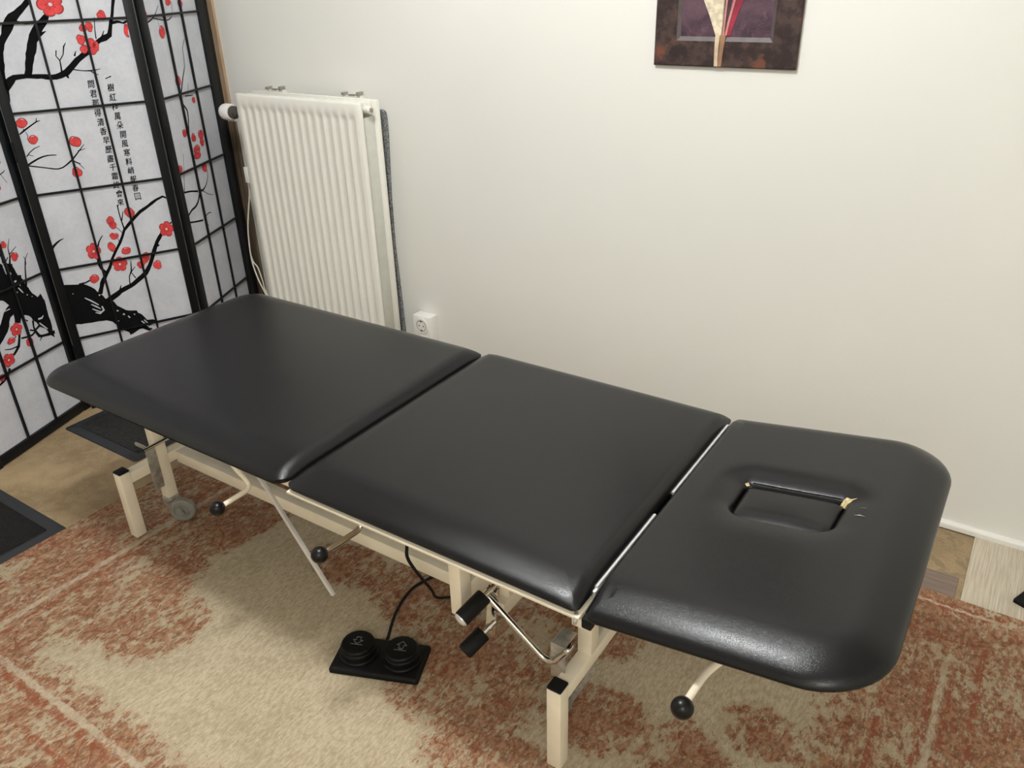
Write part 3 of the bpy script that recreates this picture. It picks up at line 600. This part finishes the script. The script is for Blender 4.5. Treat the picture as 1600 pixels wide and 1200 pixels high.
def blossom(bm, rec):
    k = rec[0]; u, v, a, b = [c * MM for c in rec[1:5]]
    if k == 'w': poly(bm, ell(u, v, a, b), -.0015, 0); return
    rot = random.uniform(-.3, .3)
    if k == 'b':                                                # bud: lopsided, two or three petals seen from the side
        lob = random.choice((2, 3)); ph = random.uniform(0, 6.28)
        shp = lambda s: [(u + a * s * q * math.cos(t), v + b * s * q * math.sin(t)) for t, q in [(t, 1 - .10 * abs(math.cos(lob * t / 2 + ph)) ** 6 * 1.6) for t in [2 * PI * n / 40 for n in range(40)]]]
        poly(bm, shp(1.08), -.0009, 3); poly(bm, shp(.93), -.0012, 2)
        t = ph
        ribbon(bm, [((u + a * .8 * math.cos(t)) / MM, (v + b * .8 * math.sin(t)) / MM, 6), ((u + a * .25 * math.cos(t + .6)) / MM, (v + b * .25 * math.sin(t + .6)) / MM, 10), ((u + a * .5 * math.cos(t + 1.9)) / MM, (v + b * .5 * math.sin(t + 1.9)) / MM, 5)], -.0014, 3, False)
        if a > .013:
            t = random.uniform(.8, 2.2); ribbon(bm, [((u + a * .7 * math.cos(t + .4)) / MM, (v + b * .78 * math.sin(t + .4)) / MM, 14), ((u + a * .75 * math.cos(t)) / MM, (v + b * .82 * math.sin(t)) / MM, 20), ((u + a * .7 * math.cos(t - .5)) / MM, (v + b * .78 * math.sin(t - .5)) / MM, 8)], -.0015, 0, False)
        return
    for s, z, m in ((1.06, -.0009, 3), (.95, -.0012, 2)):       # five-petalled outline
        pts = []
        for j in range(60):
            t = 2 * PI * j / 60; r = (.74 + .26 * abs(math.cos(2.5 * t)) ** .6) * s
            pts.append((u + a * r * math.cos(t + .31 + rot), v + b * r * math.sin(t + .31 + rot)))
        poly(bm, pts, z, m)
    for j in range(5):                                          # petal divisions and stamens
        t = 2 * PI * (j + .5) / 5 + .31 + rot + PI / 5 * 0
        ribbon(bm, [((u + a * .2 * math.cos(t)) / MM, (v + b * .2 * math.sin(t)) / MM, 9), ((u + a * .72 * math.cos(t)) / MM, (v + b * .72 * math.sin(t)) / MM, 7)], -.0014, 3, False)
        t += PI / 5
        ribbon(bm, [((u + a * .2 * math.cos(t)) / MM, (v + b * .2 * math.sin(t)) / MM, 7), ((u + a * .45 * math.cos(t)) / MM, (v + b * .45 * math.sin(t)) / MM, 12)], -.0014, 1, False)
    poly(bm, ell(u, v, a * .15, b * .15), -.0016, 0)
def glyph(bm, ch, u, v, size, z, mat, lean=0.0):
    cu = bpy.data.curves.new('glyph', 'FONT'); cu.body = ch; cu.size = size; cu.align_x = 'CENTER'; cu.align_y = 'CENTER'; cu.offset = size * .006; cu.resolution_u = 3
    to = bpy.data.objects.new('glyph', cu); COL.objects.link(to)
    dg = bpy.context.evaluated_depsgraph_get(); me = bpy.data.meshes.new_from_object(to.evaluated_get(dg))
    vs = [q.co.copy() for q in me.vertices]
    if vs:
        cx = (min(q.x for q in vs) + max(q.x for q in vs)) / 2; cy = (min(q.y for q in vs) + max(q.y for q in vs)) / 2
        nv = [bm.verts.new((u + (q.x - cx) * .82 + (q.y - cy) * lean, z, v + (q.y - cy))) for q in vs]
        for p in me.polygons:
            try: bm.faces.new([nv[i] for i in p.vertices]).material_index = mat
            except ValueError: pass
    bpy.data.objects.remove(to); bpy.data.curves.remove(cu); bpy.data.meshes.remove(me)
IW, ROW, STL = .376, .2475, .027
SC = thing('folding_screen', 'black lattice folding screen with white paper, plum blossom branches and a written poem', 'folding screen', (-2.66, 1.25, 0))
def panel(org, deg, art, iw=IW, poem=False, right_stile=STL):
    """local x runs left to right as seen from the room, local y points away from the room, z up"""
    loc = Vector((org[0], org[1], 0)) - Vector(SC.location); rz = math.radians(deg)
    H = 1.79; th = .019
    bm = BM()
    box(bm, -STL, 0, 0, th, 0, H, bev=.0015); box(bm, iw, iw + right_stile, 0, th, 0, H, bev=.0015)
    box(bm, -.0005, iw + .0005, .001, th - .001, .004, .036, bev=.001); box(bm, -.0005, iw + .0005, .001, th - .001, H - .036, H - .002, bev=.001)
    p = obj('panel_frame', bm, M['lacquer'], SC, loc=loc, rot=(0, 0, rz), smooth=35)
    bm = BM(); w = .0034
    for k in (1, 2): box(bm, iw * k / 3 - w, iw * k / 3 + w, .003, .0095, .036, H - .036)
    for k in range(6): z = .268 + ROW * k; box(bm, 0, iw, .0035, .009, z - w, z + w)
    obj('lattice', bm, M['lacquer'], p)
    bm = BM(); box(bm, -.002, iw + .002, .0115, .0123, .034, H - .034)
    for v in bm.verts: v.co.y -= .0115
    for s in art['ink']: ribbon(bm, s, -.0003, 1)
    for q in art['poly']:
        pts = []
        for i, a in enumerate(q):                                # roughen the trunk outline like dry brush
            b = q[(i + 1) % len(q)]; n = max(1, int(math.hypot(b[0] - a[0], b[1] - a[1]) / 90))
            for k in range(n): t = k / n; pts.append(((a[0] + (b[0] - a[0]) * t + random.uniform(-14, 14)) * MM, (a[1] + (b[1] - a[1]) * t + random.uniform(-14, 14)) * MM))
        poly(bm, pts, -.0004, 1)
    for s in art['white']: ribbon(bm, s, -.0007, 0)
    for f in art['flowers']: blossom(bm, f)
    if poem:
        for col, txt in ((POEM_RIGHT, '一樹紅梅萬朵開風寒料峭報春回'), (POEM_LEFT, '問君那得清香早歷盡千霜終會來')):
            for i, ch in enumerate(txt):
                u, v = col[i][0] * MM, (col[0][1] + (col[-1][1] - col[0][1]) * i / 13) * MM
                if ch == '一': stroke = ribbon(bm, [((u - .009) / MM, (v - .002) / MM, 30), (u / MM, (v + .001) / MM, 26), ((u + .009) / MM, (v + .004) / MM, 38)], -.0005, 1, False)
                elif ch == '回':
                    glyph(bm, '口', u, v, .030, -.0005, 1); glyph(bm, '日', u, v, .014, -.0005, 1)
                else:
                    for k in (-1, 1): glyph(bm, ch, u + k * .00035, v + k * .0002, .025, -.0005 - k * .00005, 1, .12)
    # keep the print inside the sheet
    for v in bm.verts:
        v.co.x = min(max(v.co.x, -.002), iw + .002); v.co.z = min(max(v.co.z, .034), H - .034)
    obj('paper_sheet', bm, [M['paper'], M['ink'], M['red'], M['darkred']], p, loc=(0, .0115, 0))
    return p
pa_dir = Vector((math.cos(math.radians(110)), math.sin(math.radians(110)), 0))
PAL = panel(Vector((-2.672, 1.227, 0)) - pa_dir * IW, 110, ART_LEFT_SHIFTED(IW))
PBM = panel((-2.652, 1.270), 65, ART_MIDDLE, poem=True)
PCR = panel((-2.4844, 1.6760), 116.5, ART_RIGHT, iw=.357, right_stile=.066)
for pn, x in ((PBM, -STL), (PCR, -STL)):
    for z in (.22, .9, 1.55):
        obj('hinge', lathe(BM(), [(0, -.03), (.004, -.03), (.004, .03), (0, .03)], (x, -.001, z), (0, 0, 1), 12), M['lacquer'], pn, smooth=40)

# ------------------------------------------------------------------ radiator
RX0, RX1, RZ0, RZ1, RYF, RYB = -2.452, -1.860, .10, 1.000, 1.930, 2.022
RD = thing('radiator', 'white ribbed panel radiator on the back wall beside the folding screen', 'radiator', ((RX0 + RX1) / 2, RYB, RZ0))
RO = Vector(RD.location)
def RL(p): return tuple(Vector(p) - RO)
def ribbed(yf, th):
    """front face pressed into 15 upright channels, plain band top and bottom"""
    bm = BM(); nf = 15; nx = nf * 12; m = .020
    zs = [RZ0, RZ0 + .04, RZ0 + .052, RZ0 + .062, RZ1 - .058, RZ1 - .048, RZ1 - .038, RZ1 - .0065, RZ1 - .002, RZ1]
    mk = [0, 0, .55, 1, 1, .55, 0, 0, 0, 0]; by = [0, 0, 0, 0, 0, 0, 0, 0, .002, .006]
    def prof(x):
        if x < RX0 + m or x > RX1 - m: return 0
        t = ((x - RX0 - m) / (RX1 - RX0 - 2 * m) * nf) % 1
        e = lambda a, b, v: max(0, min(1, (v - a) / (b - a)))
        return e(.12, .30, t) * (1 - e(.72, .90, t))
    xs = [RX0, RX0 + .003] + [RX0 + m + (RX1 - RX0 - 2 * m) * i / nx for i in range(nx + 1)] + [RX1 - .003, RX1]
    G = []
    for z, k, b in zip(zs, mk, by):
        G.append([bm.verts.new(RL((x, yf + b + .0075 * k * prof(x) + (.003 if i in (0, len(xs) - 1) else 0), z))) for i, x in enumerate(xs)])
    for a, b in zip(G, G[1:]):
        for i in range(len(xs) - 1): bm.faces.new((a[i], a[i + 1], b[i + 1], b[i]))
    loop = [G[0][i] for i in range(len(xs))] + [g[-1] for g in G[1:]] + [G[-1][i] for i in range(len(xs) - 2, -1, -1)] + [g[0] for g in G[-2:0:-1]]
    back = [bm.verts.new((v.co.x, yf + th - RO.y, v.co.z)) for v in loop]
    for i in range(len(loop)):
        j = (i + 1) % len(loop); bm.faces.new((loop[j], loop[i], back[i], back[j]))
    bm.faces.new(back)
    bmesh.ops.recalc_face_normals(bm, faces=bm.faces); return bm
obj('front_panel', ribbed(RYF, .014), M['radiator'], RD, smooth=50)
bm = box(BM(), *[a - b for a, b in zip((RX0, RX1, RYB - .012, RYB + .004, RZ0, RZ1), (RO.x, RO.x, RO.y, RO.y, RO.z, RO.z))], bev=.003)
obj('rear_panel', bm, M['radiator'], RD, smooth=40)
def rb(name, x0, x1, y0, y1, z0, z1, m, bev=.001): return obj(name, box(BM(), x0 - RO.x, x1 - RO.x, y0 - RO.y, y1 - RO.y, z0 - RO.z, z1 - RO.z, bev=bev), M[m], RD, smooth=40)
rb('side_cover', RX1 - .022, RX1 - .014, RYF + .014, RYB - .0122, RZ0 + .03, RZ1 - .050, 'fin')
rb('side_cover', RX0 + .014, RX0 + .022, RYF + .014, RYB - .0122, RZ0 + .03, RZ1 - .050, 'fin')
bm = BM()
for k in range(3): box(bm, RX0 + .014 - RO.x, RX1 - .014 - RO.x, RYF + .018 + k * .021 - RO.y, RYF + .031 + k * .021 - RO.y, RZ1 - .020 - RO.z, RZ1 - .004 - RO.z, bev=.002)
obj('top_grille', bm, M['radiator'], RD, smooth=40)
bm = BM()                                                      # folded convector fins between the two panels
for k in range(24): x = RX0 + .035 + k * .0228; box(bm, x - RO.x, x + .0015 - RO.x, RYF + .0145 - RO.y, RYB - .0125 - RO.y, RZ0 + .05 - RO.z, RZ1 - .06 - RO.z)
obj('convector_fins', bm, M['fin'], RD)
o = obj('air_vent', lathe(BM(), [(0, 0), (.0125, 0), (.0125, .030), (.0105, .032), (.0105, .036), (0, .036)], RL((RX1 - .028, 1.976, .974)), (1, 0, 0), 24), M['radiator'], RD, smooth=40)
obj('vent_screw', lathe(BM(), [(0, .035), (.0075, .035), (.0075, .038), (.004, .038), (.004, .0395), (0, .0395)], RL((RX1 - .028, 1.976, .974)), (1, 0, 0), 18), M['brass'], o, smooth=30)
v = obj('thermostat_valve', lathe(BM(), [(0, 0), (.011, 0), (.011, -.034), (.017, -.036), (.017, -.046), (.0225, -.048), (.0225, -.070), (0, -.070)], RL((RX0 + .004, 1.955, .929)), (1, 0, 0), 28), M['contact'], RD, smooth=30, label='dark valve collar')
obj('thermostat_head', lathe(BM(), [(0, -.060), (.0265, -.0605), (.0290, -.066), (.0290, -.092), (.0275, -.102), (.0235, -.110), (.015, -.1145), (0, -.115)], RL((RX0 + .004, 1.955, .929)), (1, 0, 0), 32), M['white_plastic'], v, smooth=40, label='white thermostat knob')
rb('cable_clip', RX0 - .022, RX0 + .001, 1.9315, 1.9435, .685, .742, 'white_plastic')
for bx in (-2.385, -2.010):                                    # hooks of the wall brackets showing above the top
    br = rb('wall_bracket', bx - .040, bx + .040, YW - .020, YW - .001, .964, 1.001, 'radiator')
    bm = BM()
    for s, hgt in ((-1, .008), (1, .012)): box(bm, bx + s * .034 - .005 - RO.x, bx + s * .034 + .005 - RO.x, YW - .030 - RO.y, YW - .004 - RO.y, 1.0012 - RO.z, 1.0012 + hgt - RO.z, bev=.0015)
    box(bm, bx - .012 - RO.x, bx + .016 - RO.x, YW - .024 - RO.y, YW - .012 - RO.y, 1.0012 - RO.z, 1.004 - RO.z, bev=.001)
    obj('bracket_hook', bm, M['brass'], br, smooth=40, label='grey metal spring hook')

# insulation sheet tucked between the radiator and the wall
bm = BM()
out = [(-2.40, .14), (-1.880, .14), (-1.884, .30), (-1.892, .50), (-1.889, .66), (-1.881, .80), (-1.876, .88), (-1.876, .935), (-1.879, .953), (-1.888, .960), (-2.40, .962)]
rings(bm, [[(x, y, z) for x, z in out] for y in (YW - .014, YW - .001)])
bmesh.ops.recalc_face_normals(bm, faces=bm.faces)
tag(obj('insulation_sheet', bm, M['grey_felt']), 'dark grey felt sheet showing behind the right edge of the radiator', 'insulation')
# white cord hanging at the left of the radiator
bm = BM()
tube(bm, catmull([(-2.485, 1.952, .725), (-2.484, 1.952, .69), (-2.488, 1.950, .638), (-2.516, 1.95, .556), (-2.537, 1.95, .477), (-2.545, 1.95, .372), (-2.527, 1.95, .296), (-2.502, 1.95, .246), (-2.47, 1.96, .15), (-2.48, 1.97, .05), (-2.53, 1.98, .004)]), .0028, 8)
tube(bm, catmull([(-2.547, 1.953, .385), (-2.540, 1.953, .36), (-2.519, 1.953, .340), (-2.505, 1.953, .290), (-2.500, 1.956, .242), (-2.462, 1.966, .15), (-2.47, 1.978, .05), (-2.51, 1.992, .004)]), .0026, 8)
tag(obj('cord', bm, M['cord_white'], smooth=60), 'thin white cord hanging down left of the radiator', 'cord')

# wall socket
SK = thing('wall_socket', 'white double surface-mounted wall socket right of the radiator', 'socket', (-1.765, YW, .19))
box_w = (-.040, .040, -.044, 0, -.075, .072)
obj('back_box', box(BM(), *box_w, bev=.004), M['white_plastic'], SK, smooth=40)
for dz in (.035, -.035):
    s = obj('socket_insert', lathe(BM(), [(0, 0), (.030, 0), (.030, .004), (.0225, .0045), (.0215, .003), (0, .003)], (0, -.0435, dz), (0, -1, 0), 36), M['white_plastic'], SK, smooth=30)
    bm = BM(); lathe(bm, [(.0215, .0031), (.0215, .0036), (.0200, .0036), (.0200, .0031)], (0, -.0435, dz), (0, -1, 0), 36, caps=False)
    for sx in (-1, 1): lathe(bm, [(0, .0028), (.0028, .0028), (.0028, .0036), (0, .0036)], (sx * .0095, -.0435, dz), (0, -1, 0), 14)
    for sz in (-1, 1): box(bm, -.004, .004, -.0478, -.0465, dz + sz * .017 - .002, dz + sz * .017 + .002)
    obj('contacts', bm, M['contact'], s)

# ------------------------------------------------------------------ picture on the wall
PX0, PX1, PZ0, PZ1 = -.9265, -.561, 1.132, 1.66
PC = thing('painting', 'dark brown framed painting of a pale lily-like bud with a red side', 'painting', ((PX0 + PX1) / 2, YW, PZ0))
def PL(x, y, z): return (x - PC.location.x, y, z - PZ0)
ix0, ix1, iz0, iz1 = -.858, -.631, 1.2015, 1.60
bm = BM()
def quadring(a, b, ya, yb, mat):
    A = [bm.verts.new(PL(x, ya, z)) for x, z in ((a[0], a[2]), (a[1], a[2]), (a[1], a[3]), (a[0], a[3]))]
    B = [bm.verts.new(PL(x, yb, z)) for x, z in ((b[0], b[2]), (b[1], b[2]), (b[1], b[3]), (b[0], b[3]))]
    for i in range(4): bm.faces.new((A[i], A[(i + 1) % 4], B[(i + 1) % 4], B[i])).material_index = mat
O = (PX0, PX1, PZ0, PZ1); O2 = (PX0 + .003, PX1 - .003, PZ0 + .003, PZ1 - .003); I1 = (ix0 - .009, ix1 + .009, iz0 - .010, iz1 + .009); I2 = (ix0, ix1, iz0, iz1)
quadring(O, O, -.0005, -.010, 0); quadring(O, O2, -.010, -.0125, 0); quadring(O2, I1, -.0125, -.0125, 0); quadring(I1, I2, -.0125, -.0075, 1); quadring(I2, I2, -.0075, -.002, 1)
bmesh.ops.remove_doubles(bm, verts=bm.verts, dist=1e-5)
obj('frame', bm, [M['frame_paint'], M['bevel']], PC)
obj('canvas', box(BM(), *[v for v in (ix0 - PC.location.x, ix1 - PC.location.x, -.0070, -.003, iz0 - PZ0, iz1 - PZ0)]), M['canvas'], PC)
def relief(bm, pts, y0, y1, mat):                               # thick paint: outline raised from the canvas
    c = (sum(p[0] for p in pts) / len(pts), sum(p[1] for p in pts) / len(pts))
    lo = [PL(x, y0, z) for x, z in pts]; up = [PL(c[0] + (x - c[0]) * .93, y1, c[1] + (z - c[1]) * .985) for x, z in pts]
    rings(bm, [lo, up], mat=mat)
bm = BM()
relief(bm, [(-.730, 1.203), (-.738, 1.203), (-.733, 1.28), (-.725, 1.36), (-.715, 1.40), (-.690, 1.37), (-.690, 1.31), (-.703, 1.284), (-.712, 1.26), (-.722, 1.232)], -.0068, -.0080, 3)
relief(bm, [(-.764, 1.201), (-.774, 1.222), (-.788, 1.252), (-.805, 1.284), (-.815, 1.33), (-.805, 1.40), (-.780, 1.46), (-.758, 1.42), (-.748, 1.36), (-.7505, 1.284), (-.7495, 1.235), (-.751, 1.201)], -.0068, -.0105, 0)
relief(bm, [(-.7495, 1.203), (-.7480, 1.240), (-.7475, 1.284), (-.743, 1.34), (-.740, 1.34), (-.7425, 1.284), (-.744, 1.240), (-.7445, 1.203)], -.0068, -.0095, 4)
relief(bm, [(-.7440, 1.203), (-.7400, 1.232), (-.7335, 1.262), (-.7285, 1.284), (-.720, 1.33), (-.715, 1.33), (-.7225, 1.284), (-.7275, 1.262), (-.7340, 1.232), (-.7385, 1.203)], -.0068, -.0095, 4)
relief(bm, [(-.7625, 1.1335), (-.7645, 1.17), (-.7655, 1.202), (-.7640, 1.206), (-.7530, 1.206), (-.7540, 1.17), (-.7530, 1.1335)], -.0068, -.0145, 1)
relief(bm, [(-.7530, 1.1335), (-.7530, 1.17), (-.7520, 1.206), (-.7385, 1.206), (-.7390, 1.195), (-.7420, 1.165), (-.7440, 1.1335)], -.0068, -.0142, 2)
bmesh.ops.recalc_face_normals(bm, faces=bm.faces)
obj('painted_flower', bm, [M['leaf'], M['stem_pale'], M['stem_tan'], M['crimson'], M['pink']], PC, smooth=30, label='raised cream bud and tan stem')

# ------------------------------------------------------------------ light
def light(name, kind, loc, power, col, **kw):
    l = bpy.data.lights.new(name, kind); l.energy = power; l.color = col
    for k, v in kw.items(): setattr(l, k, v)
    o = bpy.data.objects.new(name, l); COL.objects.link(o); o.location = loc; return o
light('ceiling_lamp', 'POINT', (-1.0, .80, 2.34), 75, (.972, .992, 1.0), shadow_soft_size=.12)
light('fill_light', 'POINT', (.75, -1.3, 2.25), 60, (1.0, .985, .94), shadow_soft_size=.25)  # added fill behind the camera, lifts the shade under the table and the right wall
w = bpy.data.worlds.new('room_world'); S.world = w; w.use_nodes = True
w.node_tree.nodes['Background'].inputs[0].default_value = (.9, .93, 1, 1); w.node_tree.nodes['Background'].inputs[1].default_value = .05

# ------------------------------------------------------------------ camera
cam = bpy.data.cameras.new('camera'); cam.sensor_fit = 'HORIZONTAL'; cam.sensor_width = 36; cam.lens = 36 * 1250 / 1600; cam.clip_start = .02
co = bpy.data.objects.new('camera', cam); COL.objects.link(co)
pitch, roll, yaw = .477260246, -.0271935368, -.595374781
fw = Vector((math.sin(yaw) * math.cos(pitch), math.cos(yaw) * math.cos(pitch), -math.sin(pitch)))
ri = Vector((math.cos(yaw), -math.sin(yaw), 0)); up = ri.cross(fw)
r2 = ri * math.cos(roll) + up * math.sin(roll); u2 = up * math.cos(roll) - ri * math.sin(roll)
co.matrix_world = Matrix(((r2.x, u2.x, -fw.x, 0), (r2.y, u2.y, -fw.y, 0), (r2.z, u2.z, -fw.z, 1.36), (0, 0, 0, 1)))
S.camera = co
S.view_settings.view_transform = 'Standard'; S.view_settings.look = 'None'; S.view_settings.gamma = 1; S.view_settings.use_curve_mapping = False
S.view_settings.exposure = -.08
